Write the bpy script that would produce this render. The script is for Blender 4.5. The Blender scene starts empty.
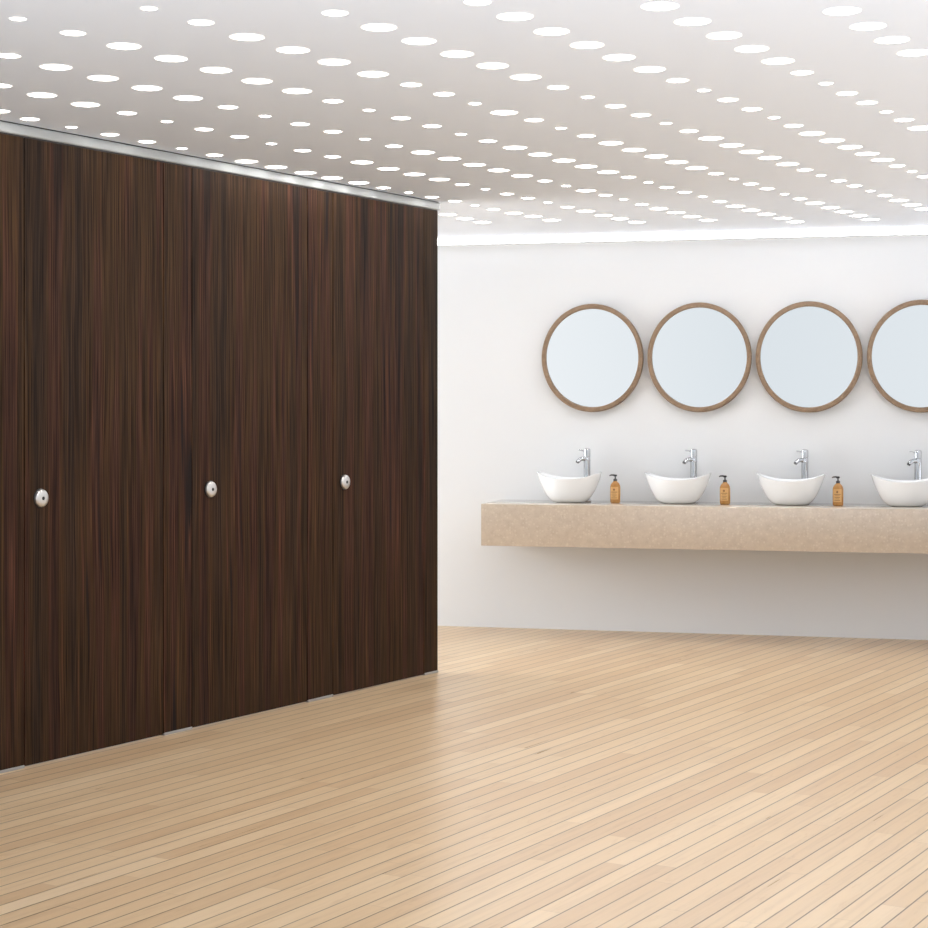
import bpy, bmesh, math, random
from mathutils import Vector, Matrix
random.seed(7)
S = bpy.context.scene
COL = S.collection
PI = math.pi
# ---------------------------------------------------------------- view
F, CX, YH, CAM = 1800.0, 464.0, 412.0, 1.328     # focal length, horizon row, eye height
CEIL = 2.4
def on_floor(px, py):                              # a point of the ground seen at that pixel
    Y = F*CAM/(py-YH); return Vector(((px-CX)/F*Y, Y))
# ---------------------------------------------------------------- mesh helpers
def box(bm, x0, x1, y0, y1, z0, z1, bevel=0.0, seg=2):
    r = bmesh.ops.create_cube(bm, size=1.0)
    vs = r['verts']
    for v in vs:
        v.co = Vector(((x0+x1)/2+v.co.x*(x1-x0), (y0+y1)/2+v.co.y*(y1-y0), (z0+z1)/2+v.co.z*(z1-z0)))
    if bevel:
        es = list({e for v in vs for e in v.link_edges})
        bmesh.ops.bevel(bm, geom=es, offset=bevel, segments=seg, profile=0.5, affect='EDGES')
def lathe(bm, prof, n=40, M=None, sx=1.0, closed=False):
    rings = []
    for r, z in prof:
        if r < 1e-6:
            rings.append([bm.verts.new((0, 0, z))])
        else:
            rings.append([bm.verts.new((r*math.cos(2*PI*i/n)*sx, r*math.sin(2*PI*i/n), z)) for i in range(n)])
    pairs = list(zip(rings[:-1], rings[1:]))
    if closed: pairs.append((rings[-1], rings[0]))
    for a, b in pairs:
        for i in range(n):
            j = (i+1) % n
            if len(a) == 1 and len(b) == 1: continue
            if len(a) == 1: bm.faces.new((a[0], b[j], b[i]))
            elif len(b) == 1: bm.faces.new((a[i], a[j], b[0]))
            else: bm.faces.new((a[i], a[j], b[j], b[i]))
    if M is not None:
        bmesh.ops.transform(bm, matrix=M, verts=[v for r in rings for v in r])
def tube(bm, pts, rad, n=14, sq=1.0):
    pts = [Vector(p) for p in pts]; rings = []
    for k, p in enumerate(pts):
        t = (pts[min(k+1, len(pts)-1)]-pts[max(k-1, 0)]).normalized()
        side = t.cross(Vector((0, 0, 1)))
        side = side.normalized() if side.length > 1e-4 else Vector((1, 0, 0))
        up = side.cross(t)
        r = rad[k] if isinstance(rad, (list, tuple)) else rad
        rings.append([bm.verts.new(p+side*math.cos(2*PI*i/n)*r+up*math.sin(2*PI*i/n)*r*sq) for i in range(n)])
    for a, b in zip(rings[:-1], rings[1:]):
        for i in range(n):
            j = (i+1) % n; bm.faces.new((a[i], a[j], b[j], b[i]))
    bm.faces.new(list(reversed(rings[0]))); bm.faces.new(rings[-1])
def mesh_of(name, bm, mat, smooth=True, angle=35):
    bmesh.ops.recalc_face_normals(bm, faces=bm.faces)
    me = bpy.data.meshes.new(name); bm.to_mesh(me); bm.free()
    me.materials.append(mat)
    if smooth:
        for p in me.polygons: p.use_smooth = True
        me.set_sharp_from_angle(angle=math.radians(angle))
    return me
def obj(name, data, parent=None, loc=None):
    o = bpy.data.objects.new(name, data); COL.objects.link(o)
    if parent: o.parent = parent
    if loc is not None: o.location = loc
    return o
def thing(name, label, cat, loc=(0, 0, 0), rz=0.0, group=None, data=None):
    o = bpy.data.objects.new(name, data); COL.objects.link(o)
    o.location = loc; o.rotation_euler = (0, 0, rz)
    o['label'] = label; o['category'] = cat
    if group: o['group'] = group
    return o
def copy_thing(root, loc, rz, label):
    def rec(o, parent):
        c = o.copy(); COL.objects.link(c); c.parent = parent
        for ch in list(o.children): rec(ch, c)
        return c
    r = rec(root, None); r.location = loc; r.rotation_euler = (0, 0, rz); r['label'] = label
    return r
# ---------------------------------------------------------------- materials
def material(name, color=(.8, .8, .8), rough=.5, metal=0.0, spec=.5):
    m = bpy.data.materials.new(name); m.use_nodes = True
    b = m.node_tree.nodes['Principled BSDF']
    b.inputs['Base Color'].default_value = (*color, 1)
    b.inputs['Roughness'].default_value = rough
    b.inputs['Metallic'].default_value = metal
    b.inputs['Specular IOR Level'].default_value = spec
    return m, m.node_tree, b
class N:
    """small wrapper for shader node graphs"""
    def __init__(s, nt): s.nt = nt
    def new(s, t, **k):
        n = s.nt.nodes.new(t)
        for a, v in k.items(): setattr(n, a, v)
        return n
    def link(s, a, b): s.nt.links.new(a, b)
    def math(s, op, a, b=None, c=None):
        n = s.new('ShaderNodeMath', operation=op)
        for i, v in enumerate((a, b, c)):
            if v is None: continue
            if isinstance(v, (int, float)): n.inputs[i].default_value = v
            else: s.link(v, n.inputs[i])
        return n.outputs[0]
    def comb(s, x, y, z):
        n = s.new('ShaderNodeCombineXYZ')
        for i, v in enumerate((x, y, z)):
            if isinstance(v, (int, float)): n.inputs[i].default_value = v
            else: s.link(v, n.inputs[i])
        return n.outputs[0]
    def noise(s, vec, scale, detail=3, rough=.5, dist=0.0):
        n = s.new('ShaderNodeTexNoise')
        n.inputs['Scale'].default_value = scale; n.inputs['Detail'].default_value = detail
        n.inputs['Roughness'].default_value = rough; n.inputs['Distortion'].default_value = dist
        s.link(vec, n.inputs['Vector']); return n.outputs['Fac']
    def ramp(s, fac, stops, interp='LINEAR'):
        n = s.new('ShaderNodeValToRGB'); n.color_ramp.interpolation = interp
        e = n.color_ramp.elements
        while len(e) < len(stops): e.new(.5)
        for k, (p, c) in enumerate(stops):
            e[k].position = p; e[k].color = (*c, 1) if len(c) == 3 else c
        s.link(fac, n.inputs[0]); return n.outputs[0]
    def mix(s, fac, a, b, mode='MIX'):
        n = s.new('ShaderNodeMix', data_type='RGBA', blend_type=mode)
        for i, v in ((0, fac), (6, a), (7, b)):
            if isinstance(v, (int, float)): n.inputs[i].default_value = v
            elif isinstance(v, tuple): n.inputs[i].default_value = (*v, 1)
            else: s.link(v, n.inputs[i])
        return n.outputs[2]
def bump(g, b, height, strength, dist=.002):
    n = g.new('ShaderNodeBump'); n.inputs['Strength'].default_value = strength; n.inputs['Distance'].default_value = dist
    g.link(height, n.inputs['Height']); g.link(n.outputs[0], b.inputs['Normal'])

# painted plaster
def plaster(name, c, rough=.75):
    m, nt, b = material(name, c, rough, 0, .3); g = N(nt)
    tc = g.new('ShaderNodeTexCoord').outputs['Object']
    n = g.noise(tc, 1.3, 2)
    g.link(g.ramp(n, [(0, tuple(x*.985 for x in c)), (1, c)]), b.inputs['Base Color'])
    bump(g, b, g.noise(tc, 180, 2), .04, .0006)
    return m
M_WALL = plaster('white_wall_paint', (.735, .75, .765))
M_CEIL = plaster('white_ceiling_paint', (.79, .855, .95))

# strip wood floor, boards 70 mm wide running at BOARD_ANG from the view axis
BOARD_ANG = math.atan((1530-CX)/F); BW = .0702
def floor_material():
    m, nt, b = material('strip_oak_floor', (.6, .45, .3), .38, 0, .5); g = N(nt)
    tc = g.new('ShaderNodeTexCoord').outputs['Object']
    sp = g.new('ShaderNodeSeparateXYZ'); g.link(tc, sp.inputs[0])
    sa, ca = math.sin(BOARD_ANG), math.cos(BOARD_ANG)
    u = g.math('ADD', g.math('MULTIPLY', sp.outputs[0], sa), g.math('MULTIPLY', sp.outputs[1], ca))
    v = g.math('SUBTRACT', g.math('MULTIPLY', sp.outputs[0], ca), g.math('MULTIPLY', sp.outputs[1], sa))
    # phase from a joint seen at the bottom of the photograph
    p = on_floor(786.4, 928); v0 = p.x*ca-p.y*sa
    vv = g.math('ADD', g.math('DIVIDE', g.math('SUBTRACT', v, v0), BW), 200.0)
    row = g.math('FLOOR', vv); fr = g.math('FRACT', vv)
    wn = g.new('ShaderNodeTexWhiteNoise', noise_dimensions='1D'); g.link(row, wn.inputs['W'])
    uu = g.math('ADD', g.math('DIVIDE', u, 1.15), g.math('MULTIPLY', wn.outputs['Value'], 7.0))
    idx = g.math('FLOOR', uu); fu = g.math('FRACT', uu)
    w2 = g.new('ShaderNodeTexWhiteNoise', noise_dimensions='2D'); g.link(g.comb(row, idx, 0), w2.inputs['Vector'])
    tone = w2.outputs['Value']
    base = g.ramp(tone, [(0, (.63, .435, .255)), (.3, (.665, .475, .285)), (.6, (.69, .505, .310)), (.88, (.72, .535, .335)), (1, (.75, .57, .37))])
    gv = g.comb(g.math('ADD', g.math('MULTIPLY', u, 1.6), g.math('MULTIPLY', tone, 37)), g.math('MULTIPLY', v, 45), g.math('MULTIPLY', row, 3.1))
    grain = g.noise(gv, 1.0, 5, .6, .6)
    col = g.mix(1.0, base, g.ramp(grain, [(.25, (.86, .83, .80)), (.5, (1, 1, 1)), (.8, (1.05, 1.05, 1.05))]), 'MULTIPLY')
    # sparse flame figure in some boards
    fig = g.noise(g.comb(g.math('MULTIPLY', u, 5), g.math('MULTIPLY', v, 26), row), 1.0, 3, .5, 1.8)
    col = g.mix(1.0, col, g.ramp(fig, [(.0, (1, 1, 1)), (.60, (1, 1, 1)), (.72, (.93, .90, .87))]), 'MULTIPLY')
    edge = g.math('MINIMUM', fr, g.math('SUBTRACT', 1.0, fr))
    line = g.math('SMOOTH_MIN', 1.0, g.math('DIVIDE', g.math('MAXIMUM', g.math('SUBTRACT', edge, .016), 0.0), .028), .2)
    wn3 = g.new('ShaderNodeTexWhiteNoise', noise_dimensions='1D'); g.link(g.math('ADD', g.math('ROUND', vv), .37), wn3.inputs['W'])
    weak = g.math('MULTIPLY_ADD', wn3.outputs['Value'], .3, .0)
    line = g.math('MAXIMUM', line, weak)
    eu = g.math('MINIMUM', fu, g.math('SUBTRACT', 1.0, fu))
    butt = g.math('MINIMUM', 1.0, g.math('ADD', .55, g.math('DIVIDE', eu, .004)))
    col = g.mix(line, (.11, .065, .035), col)
    col = g.mix(butt, (.30, .2, .13), col)
    g.link(col, b.inputs['Base Color'])
    g.link(g.math('MULTIPLY_ADD', grain, .12, .24), b.inputs['Roughness'])
    bump(g, b, line, .35, .0015)
    return m
M_FLOOR = floor_material()

# dark laminate with vertical grain; x runs along the panel, z is up
def dark_wood():
    m, nt, b = material('dark_walnut_laminate', (.05, .03, .02), .5, 0, .06); g = N(nt)
    geo = g.new('ShaderNodeTexCoord').outputs['Object']
    oi = g.new('ShaderNodeObjectInfo')
    sp = g.new('ShaderNodeSeparateXYZ'); g.link(geo, sp.inputs[0])
    off = g.math('MULTIPLY', oi.outputs['Random'], 31.0)
    x = g.math('ADD', sp.outputs[0], off); z = sp.outputs[2]
    warp = g.math('MULTIPLY', g.math('SUBTRACT', g.noise(g.comb(g.math('MULTIPLY', x, 3), off, g.math('MULTIPLY', z, 1.1)), 1.0, 2), .5), .035)
    xw = g.math('ADD', x, warp)
    wide = g.noise(g.comb(g.math('MULTIPLY', xw, 11), 0, g.math('MULTIPLY', z, .28)), 1.0, 3, .55)
    mid = g.noise(g.comb(g.math('MULTIPLY', xw, 48), 3, g.math('MULTIPLY', z, .6)), 1.0, 4, .6)
    fine = g.noise(g.comb(g.math('MULTIPLY', xw, 170), 7, g.math('MULTIPLY', z, 1.8)), 1.0, 3, .6)
    c1 = g.ramp(wide, [(.28, (.013, .010, .009)), (.42, (.031, .019, .012)), (.50, (.038, .022, .011)), (.56, (.046, .022, .015)), (.66, (.017, .012, .010)), (.8, (.046, .028, .015))])
    c2 = g.ramp(mid, [(.28, (.42, .42, .45)), (.42, (.85, .80, .78)), (.52, (1.05, 1.0, .95)), (.62, (1.25, 1.05, .95)), (.74, (1.75, 1.65, 1.5))])
    c3 = g.ramp(fine, [(.34, (.38, .37, .37)), (.5, (1, 1, 1)), (.64, (1.9, 1.85, 1.8))])
    col = g.mix(1.0, g.mix(1.0, c1, c2, 'MULTIPLY'), c3, 'MULTIPLY')
    dark = g.noise(g.comb(g.math('MULTIPLY', xw, 17), 11, g.math('MULTIPLY', z, .55)), 1.0, 2, .5, .4)
    col = g.mix(g.ramp(dark, [(.64, (0, 0, 0)), (.70, (1, 1, 1))]), col, (.017, .012, .011))
    g.link(col, b.inputs['Base Color'])
    g.link(g.math('MULTIPLY_ADD', fine, .15, .48), b.inputs['Roughness'])
    bump(g, b, fine, .12, .0006)
    return m
M_DARK = dark_wood()

def frame_wood():
    m, nt, b = material('brown_oak_frame', (.25, .17, .11), .5, 0, .4); g = N(nt)
    tc = g.new('ShaderNodeTexCoord').outputs['Object']
    n = g.noise(tc, 28, 4, .6, 1.2)
    g.link(g.ramp(n, [(.3, (.20, .13, .08)), (.7, (.285, .195, .125))]), b.inputs['Base Color'])
    return m
M_FRAME = frame_wood()

def stone():
    m, nt, b = material('beige_speckled_stone', (.55, .47, .38), .3, 0, .6); g = N(nt)
    tc = g.new('ShaderNodeTexCoord').outputs['Object']
    a = g.noise(tc, 22, 4, .65)
    c = g.ramp(a, [(.3, (.47, .385, .305)), (.7, (.56, .47, .375))])
    v = g.new('ShaderNodeTexVoronoi'); v.inputs['Scale'].default_value = 62; g.link(tc, v.inputs['Vector'])
    sel = g.new('ShaderNodeSeparateColor'); g.link(v.outputs['Color'], sel.inputs[0])
    dot = g.math('MULTIPLY', g.math('LESS_THAN', v.outputs['Distance'], .36), g.math('GREATER_THAN', sel.outputs[0], .62))
    c = g.mix(g.math('MULTIPLY', dot, .28), c, (.70, .63, .52))
    v2 = g.new('ShaderNodeTexVoronoi'); v2.inputs['Scale'].default_value = 95; g.link(tc, v2.inputs['Vector'])
    s2 = g.new('ShaderNodeSeparateColor'); g.link(v2.outputs['Color'], s2.inputs[0])
    d2 = g.math('MULTIPLY', g.math('LESS_THAN', v2.outputs['Distance'], .3), g.math('GREATER_THAN', s2.outputs[1], .75))
    c = g.mix(g.math('MULTIPLY', d2, .25), c, (.38, .30, .23))
    g.link(c, b.inputs['Base Color'])
    b.inputs['Coat Weight'].default_value = 1.0; b.inputs['Coat Roughness'].default_value = .03
    return m
M_STONE = stone()
M_CERAMIC, _, _b = material('white_glazed_ceramic', (.91, .935, .95), .07, 0, .5)
_b.inputs['Coat Weight'].default_value = .5; _b.inputs['Coat Roughness'].default_value = .03
def brushed(name, c, r, metal=1.0):
    m, nt, b = material(name, c, r, metal); g = N(nt)
    tc = g.new('ShaderNodeTexCoord').outputs['Object']
    n = g.noise(tc, 60, 3)
    g.link(g.math('MULTIPLY_ADD', n, .08, r-.04), b.inputs['Roughness'])
    return m
M_CHROME = brushed('polished_chrome', (.58, .59, .61), .07)
M_STEEL = brushed('satin_stainless_steel', (.62, .61, .60), .36)
M_ALU = brushed('anodised_aluminium', (.36, .375, .375), .6, .1)
M_SHOE = brushed('aluminium_floor_channel', (.36, .35, .34), .45, .4)
M_BLACK, _, _ = material('black_plastic', (.012, .012, .013), .35)
M_GREYPL, _, _ = material('dark_grey_plastic', (.06, .06, .062), .3)
M_MIRROR, _, _ = material('silvered_mirror_glass', (.93, .95, .965), .015, 1.0)
def soap_material():
    m, nt, b = material('amber_soap_bottle', (.72, .36, .11), .12); g = N(nt)
    tc = g.new('ShaderNodeTexCoord').outputs['Object']
    n = g.noise(tc, 40, 2)
    g.link(g.ramp(n, [(.3, (.56, .25, .065)), (.7, (.70, .37, .12))]), b.inputs['Base Color'])
    b.inputs['Transmission Weight'].default_value = .25
    b.inputs['Subsurface Weight'].default_value = .25
    b.inputs['Subsurface Radius'].default_value = (.02, .01, .004)
    return m
M_SOAP = soap_material()
M_LABEL, _, _ = material('tan_paper_label', (.66, .38, .14), .5)
M_INK, _, _ = material('brown_label_ink', (.20, .09, .03), .5)
def emitter(name, c, s):
    m = bpy.data.materials.new(name); m.use_nodes = True; nt = m.node_tree
    b = nt.nodes['Principled BSDF']
    b.inputs['Base Color'].default_value = (*c, 1)
    b.inputs['Emission Color'].default_value = (*c, 1)
    b.inputs['Emission Strength'].default_value = s
    return m
LAMP_E = 62.0
M_LAMP = emitter('lit_diffuser', (1.0, .985, .97), LAMP_E)
_g = N(M_LAMP.node_tree)                             # the lens is brightest over its lamp and fades to its rim
_s = _g.new('ShaderNodeSeparateXYZ'); _g.link(_g.new('ShaderNodeTexCoord').outputs['Generated'], _s.inputs[0])
_x = _g.math('MULTIPLY_ADD', _s.outputs[0], 2, -1); _y = _g.math('MULTIPLY_ADD', _s.outputs[1], 2, -1)
_r2 = _g.math('ADD', _g.math('MULTIPLY', _x, _x), _g.math('MULTIPLY', _y, _y))
_f = _g.math('POWER', _g.math('MAXIMUM', _g.math('SUBTRACT', 1.0, _r2), 0.0), 2.2)
_g.link(_g.math('MULTIPLY_ADD', _f, LAMP_E, .8), M_LAMP.node_tree.nodes['Principled BSDF'].inputs['Emission Strength'])
M_COVE = emitter('lit_cove_strip', (1.0, .99, .98), COVE_E := 12.0)

# ---------------------------------------------------------------- wall frame
BETA = math.atan(F/7364.0)
WD = Vector((math.cos(BETA), -math.sin(BETA)))       # along the wall, to the right
WN = Vector((-math.sin(BETA), -math.cos(BETA)))      # out of the wall, to the room
W0 = on_floor(684, 632.9)
WRZ = -BETA                                          # local x = along wall, local -y = out of the wall
def wall_hit(px, off=0.0):
    """ground point seen in column px, `off` metres in front of the wall"""
    r = Vector(((px-CX)/F, 1.0)); o = W0+WN*off
    return r*(o.dot(WN)/r.dot(WN))
def wall_s(px, off=0.0):                             # same, as distance along the wall from W0
    return (wall_hit(px, off)-W0).dot(WD)
def height(px, off, py):
    return CAM-(py-YH)/F*wall_hit(px, off).y
def wpt(s, off, z=0.0):
    p = W0+WD*s+WN*off; return Vector((p.x, p.y, z))

# partition frame
P0, P1 = on_floor(0, 773.5), on_floor(438, 672.2)
PD = (P1-P0).normalized()
PRZ = math.atan2(PD.y, PD.x)                         # local x = along partition, local -y = towards the room
PN = Vector((PD.y, -PD.x))                           # to the room
def part_s(px):
    r = Vector(((px-CX)/F, 1.0)); p = r*(P0.dot(PN)/r.dot(PN)); return (p-P0).dot(PD), p.y
PLEN = (P1-P0).length

# ---------------------------------------------------------------- setting
def structure(name, bm, mat, loc=(0, 0, 0), rz=0):
    o = obj(name, mesh_of(name, bm, mat, smooth=False)); o.location = loc; o.rotation_euler = (0, 0, rz)
    o['kind'] = 'structure'; return o
XL, XR, YF = -3.2, 4.7, 1.8
wl, wr = W0+WD*((XL-W0.x)/WD.x), W0+WD*((XR-W0.x)/WD.x)
def slab(name, z0, z1, mat):
    bm = bmesh.new()
    pts = [(XL, YF), (XR, YF), (wr.x, wr.y), (wl.x, wl.y)]
    a = [bm.verts.new((x, y, z0)) for x, y in pts]; b = [bm.verts.new((x, y, z1)) for x, y in pts]
    bm.faces.new(a[::-1]); bm.faces.new(b)
    for i in range(4):
        j = (i+1) % 4; bm.faces.new((a[i], a[j], b[j], b[i]))
    return structure(name, bm, mat)
slab('floor', -.1, 0, M_FLOOR)
slab('ceiling', CEIL, CEIL+.1, M_CEIL)
bm = bmesh.new(); L0 = (wl-W0).dot(WD); L1 = (wr-W0).dot(WD)
box(bm, L0, L1, 0, .12, 0, CEIL)
structure('wall_back', bm, M_WALL, (W0.x, W0.y, 0), WRZ)
bm = bmesh.new(); box(bm, XL-.12, XL, YF, wl.y, 0, CEIL)
structure('wall_left', bm, M_WALL)
# window behind the cubicles, its daylight falls along the back wall
WY0, WY1, WZ0, WZ1 = 9.0, 11.0, .25, 2.2
bm = bmesh.new()
for y0, y1, z0, z1 in ((WY0-.06, WY0, WZ0-.06, WZ1+.06), (WY1, WY1+.06, WZ0-.06, WZ1+.06), (WY0, WY1, WZ0-.06, WZ0), (WY0, WY1, WZ1, WZ1+.06),
                       (9.98, 10.02, WZ0, WZ1)):
    box(bm, XL+.0005, XL+.045, y0, y1, z0, z1)
structure('window_1', bm, M_WALL)

# linear light along the head of the back wall
t = thing('cove_light', 'slim glowing white strip light along the top of the back wall', 'light', (W0.x, W0.y, 0), WRZ)
bm = bmesh.new(); box(bm, L0+.05, L1-.3, -.040, -.002, CEIL-.036, CEIL-.003, .004)
obj('diffuser', mesh_of('cove_diffuser', bm, M_COVE), t)
bm = bmesh.new(); box(bm, L0+.05, L1-.3, -.0395, -.001, CEIL-.042, CEIL-.0365)  # opaque ledge added under the strip to keep its light off the wall
obj('shade_ledge', mesh_of('cove_ledge', bm, M_WALL), t)

# ---------------------------------------------------------------- ceiling spotlights
LIGHT_ROWS = [
  [(0,111,'m'), (30,119,'m'), (71.5,127,'s'), (110,134.4,'m'), (147,141.6,'m'), (182,148.4,'s'), (214.7,155,'m'), (246.7,161.3,'l'), (276,167,'l'), (305.5,172.6,'l'), (332,177.8,'l'), (358.8,182.6,'l'), (383.6,187.7,'m'), (408.7,192.4,'s'), (432,197,'m'), (455,201,'m'), (475,205.3,'s'), (493.6,209.3,'m'), (514,213,'l'), (533.4,216.2,'l'), (551.6,220,'l')],
  [(1,85.5,'m'), (42,95,'l'), (85.5,104.4,'l'), (127,113,'m'), (167,121.4,'s'), (204,129.2,'m'), (239.5,136.6,'m'), (271.5,143.6,'s'), (302.6,150.4,'m'), (332.5,156.6,'m'), (362,162.2,'l'), (388.5,168.7,'l'), (414.4,174.2,'l'), (439.4,179.3,'l'), (462.4,184.3,'m'), (485.5,189,'s'), (507,193.8,'m'), (528,198,'m'), (548,202.4,'s'), (567.6,207,'m'), (586,211,'l'), (603.7,215.2,'l'), (620,218.7,'l'), (637,222,'l')],
  [(8.6,55.6,'m'), (56,67,'l'), (103,78,'l'), (147,88,'l'), (188,98,'l'), (228,107,'m'), (265,116,'s'), (300,124,'m'), (333,131.5,'m'), (365,139,'s'), (394,146,'m'), (423,152.3,'l'), (449.5,158.6,'l'), (474.5,164.6,'l'), (498.6,170.2,'l'), (522,175.7,'l'), (545,180.8,'m'), (566,185.7,'s'), (586,190.5,'l'), (605.5,195,'m'), (623.6,199.3,'s'), (642,204.4,'m'), (659,208.6,'l'), (676,212.4,'l'), (692,216.5,'l'), (708,220,'l')],
  [(18,18.7,'s'), (73,33,'m'), (124,46,'l'), (171,58.5,'l'), (216,70,'l'), (257,81,'l'), (297,91,'l'), (333,101,'m'), (369,110,'s'), (401,118,'m'), (432,126,'m'), (461,134,'s'), (488,141,'m'), (515,147.6,'l'), (540,154.4,'l'), (564,160.4,'l'), (586,166.3,'l'), (608,172,'l'), (628.5,177,'m'), (648.5,182.3,'s'), (666.7,187.3,'m'), (684.8,192,'m'), (703,196.5,'s'), (720,201.5,'m'), (735.6,206,'l'), (751,210,'l'), (766.6,214,'l'), (782.8,218,'l'), (795.7,221.7,'l')],
  [(149,8.3,'s'), (201,22.4,'m'), (247,37,'l'), (293,50,'l'), (334,62,'l'), (373,74,'l'), (411,84.6,'m'), (444,94,'m'), (475,103.5,'s'), (504,112.5,'l'), (534,120,'m'), (561,128,'s'), (586.6,135.8,'m'), (611,143,'l'), (634,149.8,'l'), (656,156.2,'l'), (676.7,162,'l'), (696.6,167.9,'l'), (716,173.5,'m'), (734,178.8,'s'), (751,183.8,'m'), (767,188.6,'m'), (784.5,194,'s'), (800,198.7,'m'), (815,203,'l'), (830.6,207.5,'l'), (844,211.6,'l'), (858.4,215.6,'l'), (870.7,219.4,'l')],
  [(335,13,'m'), (379,27.3,'l'), (419,41,'l'), (457,54,'l'), (492.6,65.7,'l'), (525.6,77,'l'), (558,87.3,'m'), (588,97,'s'), (615.5,106,'m'), (641,115,'m'), (666,123.2,'s'), (689,131,'m'), (711,138.2,'l'), (731.6,145.2,'l'), (751,151.7,'l'), (769.7,157.8,'l'), (787.6,164,'l'), (805,169.8,'m'), (821,175.2,'s'), (839,180.7,'m'), (854.5,185.7,'m'), (870.6,190.8,'s'), (885,195.5,'m'), (899,200.2,'l'), (912,204.7,'l'), (924,209,'l')],
  [(477.6,2,'m'), (515,16.5,'l'), (551.6,31.5,'l'), (587,45,'l'), (619,57.5,'l'), (649.6,69.3,'l'), (677.6,80.3,'m'), (704,90.2,'s'), (728,99.7,'m'), (752,109,'m'), (774,117.5,'s'), (793.6,125.6,'m'), (812,133.4,'l'), (832,140.4,'l'), (850,147,'l'), (867,153.7,'l'), (882.6,159.8,'l'), (897,165.7,'m'), (912,171.3,'s'), (925,176.5,'m')],
  [(660,6.2,'l'), (692.5,21.5,'l'), (724,35.5,'l'), (751.7,48.8,'l'), (778,61,'l'), (802,72.6,'m'), (826,83.4,'s'), (847,93.3,'m'), (867,102.6,'m'), (886.5,111.7,'s'), (904,119.8,'m'), (921,128,'l')],
  [(842,11,'l'), (868,26.2,'l'), (892,40,'l'), (914,52.7,'l')],
  [(448,214.5,'l'), (465,218.6,'l'), (482.5,222,'l')],
]

SIZE = {'s': (.024, 'small'), 'm': (.037, 'medium-sized'), 'l': (.051, 'large')}
disc = {}
for k, (r, w) in SIZE.items():
    bm = bmesh.new()
    lathe(bm, [(r, 0), (r, -.0006), (r*.95, -.0010), (r*.7, -.0014), (0, -.0016)], 32)
    disc[k] = mesh_of('spotlight', bm, M_LAMP)
ORD = ['first', 'second', 'third', 'fourth', 'fifth', 'sixth', 'seventh', 'eighth', 'ninth', 'tenth', 'eleventh', 'twelfth',
       'thirteenth', 'fourteenth', 'fifteenth', 'sixteenth', 'seventeenth', 'eighteenth', 'nineteenth', 'twentieth',
       'twenty-first', 'twenty-second', 'twenty-third', 'twenty-fourth', 'twenty-fifth', 'twenty-sixth', 'twenty-seventh',
       'twenty-eighth', 'twenty-ninth', 'thirtieth']
ROWN = ['row nearest the dark cubicles', 'second row out from the dark cubicles', 'third row out from the dark cubicles',
        'fourth row out from the dark cubicles', 'fifth row out from the dark cubicles', 'fourth row in from the right',
        'third row in from the right', 'second row in from the right', 'short row at the top right corner',
        'short row starting at the headrail corner']
for ri, rowpts in enumerate(LIGHT_ROWS):
    n = len(rowpts)
    for i, (px, py, k) in enumerate(rowpts):
        Y = F*(CEIL-CAM)/(YH-py); X = (px-CX)/F*Y
        which = ORD[n-1-i]
        lab = '%s round ceiling spotlight, %s from the far end, %s' % (SIZE[k][1], which, ROWN[ri])
        thing('ceiling_spotlight', lab, 'ceiling light', (X, Y, CEIL), 0, 'round spotlights in the white ceiling', disc[k])

# ---------------------------------------------------------------- cubicle front
RAIL_H, TH = .043, .030
def at_part(s, out=0.0, z=0.0):
    p = P0+PD*s+PN*out; return (p.x, p.y, z)
TOP = CEIL-RAIL_H-.005
def s_of(px): return part_s(px)[0]
edges = {'p1': ((XL+.02-P0.x)/PD.x, s_of(24.4)), 'd1': (s_of(24.4), s_of(163.5)), 'p2': (s_of(163.5), s_of(192)),
         'd2': (s_of(192), s_of(307.5)), 'p3': (s_of(307.5), s_of(333)), 'd3': (s_of(333), s_of(424)), 'p4': (s_of(424), PLEN)}
G = .0022
def panel(name, key, label, cat, group, z0):
    a, b = edges[key]; w = b-a
    bm = bmesh.new(); box(bm, G, w-G, 0, TH, z0, TOP, .0012, 1)
    return thing(name, label, cat, at_part(a), PRZ, group, mesh_of(name, bm, M_DARK)), w
pil_labels = {'p1': 'dark wood panel running out of the left edge, before the first door',
              'p2': 'narrow dark wood panel between the first and second cubicle doors',
              'p3': 'narrow dark wood panel between the second and third cubicle doors',
              'p4': 'very narrow dark wood end panel at the free corner of the cubicles'}
for k, lab in pil_labels.items():
    o, w = panel('cubicle_panel', k, lab, 'panel', 'dark wood panels between the cubicle doors', .008)
    bm = bmesh.new()
    box(bm, G, w-G, -.004, -.0005, 0, .011, .001, 1); box(bm, G, w-G, TH+.0005, TH+.004, 0, .011, .001, 1)
    box(bm, G, w-G, -.0005, TH+.0005, 0, .0075)
    c = obj('floor_channel', mesh_of('floor_channel', bm, M_SHOE), o); c['label'] = 'silver aluminium floor channel'
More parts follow.
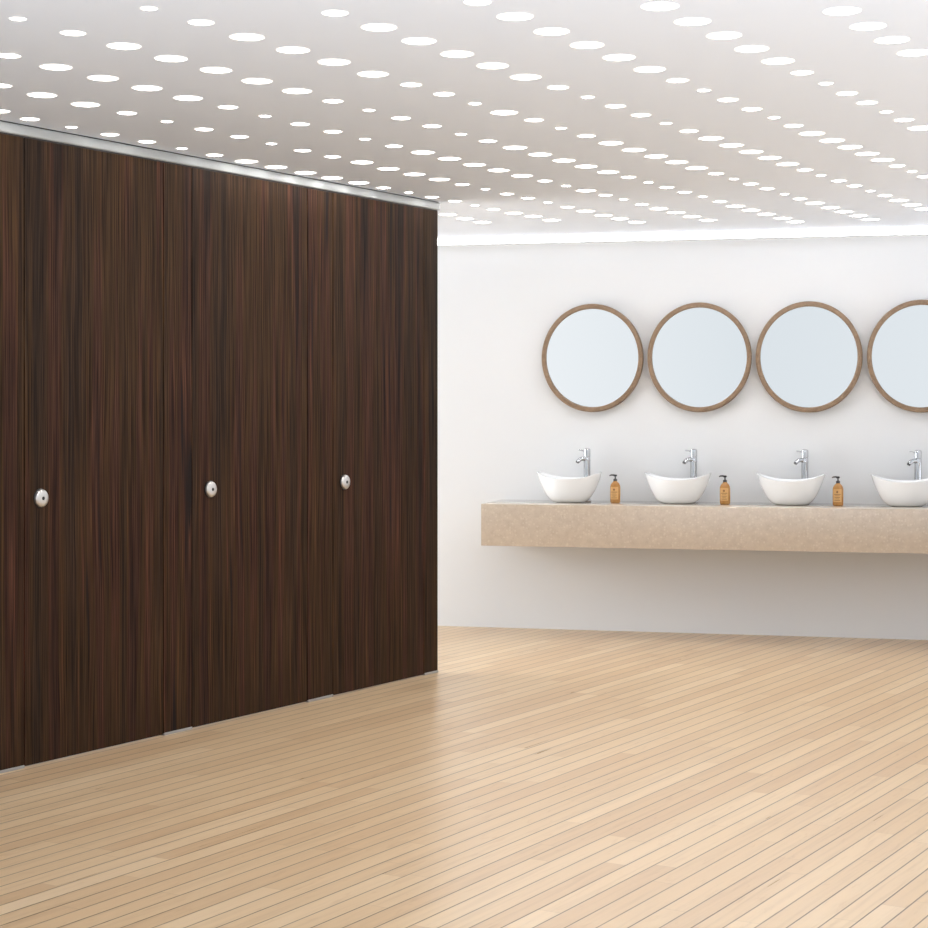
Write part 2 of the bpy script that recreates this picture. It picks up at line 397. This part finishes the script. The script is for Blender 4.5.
# shared lock meshes: a domed disc with a small dark keyhole, axis out of the door
Mout = Matrix.Rotation(PI/2, 4, 'X')
bm = bmesh.new()
lathe(bm, [(0, 0), (.0335, 0), (.0338, .004), (.0328, .009), (.0300, .0125), (.024, .015), (.013, .0160), (.0075, .0160), (.007, .0140), (0, .0140)], 48, Mout)
me_lock = mesh_of('lock_disc', bm, M_STEEL)
bm = bmesh.new()
lathe(bm, [(0, .0141), (.0068, .0141), (.0068, .0160), (.005, .0163), (0, .0163)], 20, Mout)
me_hole = mesh_of('keyhole', bm, M_BLACK)
bm = bmesh.new(); lathe(bm, [(.0340, 0), (.0365, 0), (.0365, .0022), (.0340, .0032)], 48, Mout, closed=True)
me_rose = mesh_of('backing_ring', bm, M_BLACK)
door_info = {'d1': ('wide dark wood cubicle door, nearest and leftmost of the three', 40.3, 498.2),
             'd2': ('dark wood cubicle door in the middle of the three', 210, 489.3),
             'd3': ('dark wood cubicle door farthest away, beside the free corner', 344.3, 482)}
for k, (lab, hx, hy) in door_info.items():
    o, w = panel('cubicle_door', k, lab, 'door', 'dark wood cubicle doors', .005)
    s, Y = part_s(hx); z = CAM-(hy-YH)/F*Y
    l = obj('lock_disc', me_lock, o, (s-edges[k][0], -.0005, z)); l['label'] = 'round polished steel lock disc'
    obj('keyhole', me_hole, l); obj('backing_ring', me_rose, l)
# headrail with a rounded nose at its free end
bm = bmesh.new()
a = edges['p1'][0]
box(bm, 0, PLEN-a+.006, -.012, TH+.012, CEIL-RAIL_H, CEIL-.0045, .006, 3)
rail = thing('headrail', 'silver aluminium rail along the top of the dark cubicles under the ceiling', 'rail', at_part(a), PRZ,
             data=mesh_of('headrail', bm, M_ALU))
bm = bmesh.new(); box(bm, .002, PLEN-a-.002, .002, TH-.002, TOP, CEIL-RAIL_H)  # black filler paints the shadow lines under and over the rail
box(bm, .002, PLEN-a-.002, -.004, TH+.004, CEIL-.0044, CEIL-.0003)
obj('shadow_gap_strip', mesh_of('shadow_gap_strip', bm, M_BLACK), rail)['label'] = 'thin black strip standing in for the shadow gaps above and below the rail'

# ---------------------------------------------------------------- mirrors
MD = .655; MSX = .945
def make_mirror():
    t = thing('round_mirror', '', 'mirror', (0, 0, 0), WRZ, 'round mirrors in a row on the white wall')
    Mm = Matrix.Rotation(PI/2, 4, 'X')
    R = MD/2; D = .062
    bm = bmesh.new()
    lathe(bm, [(R-.010, 0), (R-.003, .004), (R, .012), (R, D-.006), (R-.004, D-.001), (R-.010, D), (R-.024, D), (R-.028, D-.003),
               (R-.029, D-.010), (R-.029, .018), (R-.032, .012), (R-.032, 0)], 96, Mm, closed=True)
    for v in bm.verts: v.co.x *= MSX
    obj('frame', mesh_of('mirror_frame', bm, M_FRAME), t)
    bm = bmesh.new()
    lathe(bm, [(0, .022), (R-.0298, .022), (R-.0298, .029), (0, .029)], 96, Mm)
    for v in bm.verts: v.co.x *= MSX; v.co.y += v.co.x*.048-v.co.z*.030      # the glass sits a little askew in its deep frame
    g = obj('glass', mesh_of('mirror_glass', bm, M_MIRROR, smooth=False), t); g['label'] = 'round mirror glass'
    return t
mir = [(592.3, 358, 'round wood-framed mirror, leftmost, above the first white basin'),
       (699.3, 357.4, 'round wood-framed mirror above the second white basin from the left'),
       (808.8, 357, 'round wood-framed mirror above the third white basin from the left'),
       (921.5, 356.2, 'round wood-framed mirror cut off by the right edge, above the fourth basin')]
proto = None
for px, py, lab in mir:
    s = wall_s(px, .04); z = height(px, .04, py)
    if proto is None:
        proto = make_mirror(); proto.location = wpt(s, .0008, z); proto['label'] = lab
    else: copy_thing(proto, wpt(s, .0008, z), WRZ, lab)

# ---------------------------------------------------------------- counter
CD = .55
sL = wall_s(481, CD); CT = height(700, CD, 506.5); CB = height(700, CD, 549.6)
sR = sL+3.35
bm = bmesh.new(); box(bm, 0, sR-sL, -CD, -.001, CB, CT, .0025, 2)
p = wpt(sL, 0)
thing('stone_counter', 'long beige speckled stone counter fixed to the wall, carrying four basins', 'counter', (p.x, p.y, 0), WRZ,
      data=mesh_of('stone_counter', bm, M_STONE))

# ---------------------------------------------------------------- basins
def make_basin():
    n, a0, b0 = 96, .197, .158
    def rim_h(th): return .142+.040*abs(math.cos(th))**2.3
    def ring(bm, fa, th_h, inset=0.0, base=0.0):
        out = []
        for i in range(n):
            th = 2*PI*i/n; e = 1.0
            out.append(bm.verts.new(((a0*fa-inset)*math.cos(th), (b0*fa-inset)*math.sin(th), base+(rim_h(th)-base)*th_h)))
        return out
    bm = bmesh.new(); rings = []
    rings.append([bm.verts.new((0, 0, .0005))])
    rings.append(ring(bm, .34, .0))
    rings.append(ring(bm, .385, .0))
    for k in range(0, 17):
        tt = (k/16)
        h = .02+.98*tt**1.25
        rings.append(ring(bm, .36+.64*h**.44, h))
    rings.append(ring(bm, 1.004, 1.0, .003)); 
    # rolled lip then the inside of the bowl
    top = ring(bm, 1.0, 1.0, .005)
    for v in top: v.co.z += .0012
    rings.append(top)
    rings.append(ring(bm, 1.0, 1.0, .009))
    for k in range(15, -1, -1):
        tt = k/16; h = .0+1.0*tt**1.4
        rings.append(ring(bm, .40+.60*h**.5 if h > 0 else .34, h, .011, .016))
    rings.append([bm.verts.new((0, 0, .0135))])
    for a, b in zip(rings[:-1], rings[1:]):
        for i in range(n):
            j = (i+1) % n
            if len(a) == 1: bm.faces.new((a[0], b[j], b[i]))
            elif len(b) == 1: bm.faces.new((a[i], a[j], b[0]))
            else: bm.faces.new((a[i], a[j], b[j], b[i]))
    t = thing('vessel_basin', '', 'basin', (0, 0, 0), WRZ, 'white vessel basins on the stone counter')
    obj('bowl', mesh_of('basin_bowl', bm, M_CERAMIC, angle=60), t)
    bm = bmesh.new(); lathe(bm, [(0, .016), (.021, .016), (.022, .018), (.019, .0205), (.012, .0215), (0, .022)], 32)
    obj('drain', mesh_of('basin_drain', bm, M_CHROME), t)['label'] = 'chrome drain'
    return t
def make_tap():
    # local -y is towards the room, local x along the wall; the spout turns over the bowl to the left and front
    t = thing('basin_tap', '', 'tap', (0, 0, 0), WRZ, 'tall chrome taps behind the basins')
    bm = bmesh.new()
    lathe(bm, [(0, 0), (.026, 0), (.027, .003), (.025, .007), (.0215, .009), (.0210, .012), (.0205, .240), (.0215, .243), (.0215, .248),
               (.0205, .251), (.0200, .268), (0, .268)], 36)
    obj('body', mesh_of('tap_body', bm, M_CHROME), t)
    bm = bmesh.new()
    lathe(bm, [(0, .2685), (.0185, .2685), (.0210, .272), (.0210, .305), (.0195, .314), (.014, .318), (0, .319)], 36)
    cap = obj('mixer_cap', mesh_of('tap_cap', bm, M_CHROME), t)
    dx, dy = -.80, -.60
    def P(r, z): return (dx*r, dy*r, z)
    bm = bmesh.new()
    tube(bm, [P(.012, .302), P(.026, .305), (P(.040, .308)), P(.054, .309), P(.058, .309)], [.0055, .0050, .0046, .0048, .0032], 14, .8)
    obj('lever', mesh_of('tap_lever', bm, M_CHROME), cap)
    bm = bmesh.new()
    tube(bm, [P(.006, .250), P(.020, .255), P(.033, .256), P(.045, .253), P(.055, .246), P(.064, .237)],
         [.0165, .0155, .0150, .0148, .0145, .0140], 20, .85)
    sp = obj('spout', mesh_of('tap_spout', bm, M_CHROME), t)
    bm = bmesh.new(); tube(bm, [P(.0645, .2364), P(.0670, .2330)], .0118, 18, .85)
    obj('aerator', mesh_of('tap_aerator', bm, M_GREYPL), sp)
    return t
basins = [(569.3, 'white oval ceramic basin, first from the left end of the counter'),
          (677.8, 'white oval ceramic basin, second from the left, under the second mirror'),
          (791, 'white oval ceramic basin, third from the left, under the third mirror'),
          (906, 'white oval ceramic basin cut off by the right edge of the photo')]
taps = [(587, 'tall chrome tap behind the first basin from the left'),
        (693.7, 'tall chrome tap behind the second basin from the left'),
        (804.8, 'tall chrome tap behind the third basin from the left'),
        (918, 'tall chrome tap behind the basin at the right edge')]
pb = pt = None
BO, TO = .255, .075
for (bx, bl), (tx, tl) in zip(basins, taps):
    loc = wpt(wall_s(bx, BO), BO, CT)
    if pb is None: pb = make_basin(); pb.location = loc; pb['label'] = bl
    else: copy_thing(pb, loc, WRZ, bl)
    loc = wpt(wall_s(tx, TO), TO, CT)
    if pt is None: pt = make_tap(); pt.location = loc; pt['label'] = tl
    else: copy_thing(pt, loc, WRZ, tl)

# ---------------------------------------------------------------- soap bottles
def make_bottle():
    t = thing('soap_bottle', '', 'bottle', (0, 0, 0), WRZ, 'amber soap bottles between the basins')
    bm = bmesh.new()
    prof = [(0, .001), (.024, .0005), (.028, .002), (.030, .006), (.0305, .05), (.030, .095), (.0275, .107), (.022, .117), (.015, .1235), (.0125, .126), (.0125, .130), (0, .130)]
    lathe(bm, prof, 40)
    for v in bm.verts: v.co.y *= .8
    obj('bottle_body', mesh_of('bottle_body', bm, M_SOAP, angle=50), t)
    def patch(bm, a0, a1, z0, z1, r, n=14):
        lo, hi = [], []
        for i in range(n+1):
            a = a0+(a1-a0)*i/n
            x, y = r*math.sin(a), -r*math.cos(a)*.8
            lo.append((x, y)); hi.append((x, y))
        vs = []
        for (x, y) in lo:
            q = .985
            vs.append([bm.verts.new((x*q, y*q, z0)), bm.verts.new((x, y, z0)), bm.verts.new((x, y, z1)), bm.verts.new((x*q, y*q, z1))])
        for a, b in zip(vs[:-1], vs[1:]):
            for i in range(4):
                j = (i+1) % 4; bm.faces.new((a[i], b[i], b[j], a[j]))
        bm.faces.new(vs[0]); bm.faces.new(vs[-1][::-1])
    bm = bmesh.new(); patch(bm, -1.0, .75, .022, .096, .0312)
    lb = obj('label', mesh_of('bottle_label', bm, M_LABEL), t)
    bm = bmesh.new()
    # emblem over lines of print, too small to read
    for z0, z1, a in ((.082, .086, .10), (.078, .082, .20), (.074, .078, .14), (.064, .067, .62), (.058, .0595, .42), (.047, .0495, .5),
                      (.040, .0415, .34), (.030, .0325, .55)):
        patch(bm, -.12-a, -.12+a, z0, z1, .0317, 8)
    obj('print', mesh_of('label_print', bm, M_INK), lb)
    bm = bmesh.new()
    lathe(bm, [(0, .1302), (.0115, .1302), (.0118, .132), (.0118, .140), (.009, .143), (.0048, .145), (.0042, .147), (.0042, .157), (0, .157)], 28)
    pm = obj('pump_collar', mesh_of('pump_collar', bm, M_GREYPL), t)
    bm = bmesh.new()
    lathe(bm, [(0, .1572), (.0085, .1572), (.0105, .159), (.0105, .165), (.008, .168), (0, .169)], 28)
    tube(bm, [(-.004, 0, .164), (-.014, -.002, .1655), (-.026, -.004, .1650), (-.034, -.005, .161)], [.0052, .0048, .0040, .0032], 12)
    obj('pump_head', mesh_of('pump_head', bm, M_BLACK), pm)
    return t
bots = [(615.3, .27, 'amber soap bottle with black pump between the first and second basins'),
        (725, .27, 'amber soap bottle with dark pump between the second and third basins'),
        (838, .27, 'amber soap bottle with dark pump between the third and fourth basins')]
pb = None
for px, off, lab in bots:
    loc = wpt(wall_s(px, off), off, CT)
    if pb is None: pb = make_bottle(); pb.location = loc; pb['label'] = lab
    else: copy_thing(pb, loc, WRZ, lab)

# ---------------------------------------------------------------- light
WIN_P = 105
def area(name, loc, rot, sx, sy, power, color=(1, 1, 1)):
    l = bpy.data.lights.new(name, 'AREA'); l.shape = 'RECTANGLE'; l.size = sx; l.size_y = sy; l.energy = power; l.color = color
    o = bpy.data.objects.new(name, l); COL.objects.link(o); o.location = loc; o.rotation_euler = rot
    return o
area('window_daylight', (XL+.05, 10.0, 1.22), (0, -PI/2, 0), 1.9, 1.95, WIN_P, (.97, .985, 1.0))
WORLD_E = 1.1
w = bpy.data.worlds.new('daylight'); S.world = w; w.use_nodes = True
g = N(w.node_tree)
dsp = g.new('ShaderNodeSeparateXYZ'); g.link(g.new('ShaderNodeTexCoord').outputs['Generated'], dsp.inputs[0])
# overcast daylight: dimmer behind the camera, bright beyond the open right-hand side
east = g.ramp(g.math('MULTIPLY_ADD', dsp.outputs[0], .5, .5), [(.29, (1.15, 1.16, 1.17)), (.335, (1.0, 1.03, 1.05)), (.39, (.86, .91, .945)), (.55, (1.0, 1.03, 1.06)), (.80, (WORLD_E,)*3)])
bg = w.node_tree.nodes['Background']
ground = g.ramp(g.math('MULTIPLY_ADD', dsp.outputs[0], .5, .5), [(.0, (7.4, 7.7, 8.3)), (.45, (6.4, 6.7, 7.2)), (.75, (2.8, 2.9, 3.05))])
east = g.mix(g.ramp(g.math('MULTIPLY_ADD', dsp.outputs[2], .5, .5), [(.40, (1, 1, 1)), (.465, (0, 0, 0))]), east, ground)   # bright lower half added to light the ceiling from below
g.link(east, bg.inputs['Color']); bg.inputs['Strength'].default_value = 1.0

# ---------------------------------------------------------------- camera
cam = bpy.data.cameras.new('camera'); co = bpy.data.objects.new('camera', cam); COL.objects.link(co)
co.location = (0, 0, CAM); co.rotation_euler = (PI/2, 0, 0)
cam.sensor_width = 36; cam.lens = 36*F/928; cam.shift_y = -(464-YH)/928; cam.clip_start = .05
S.camera = co
vs = S.view_settings
vs.view_transform = 'Standard'; vs.look = 'None'; vs.gamma = 1; vs.use_curve_mapping = False; vs.exposure = -0.16
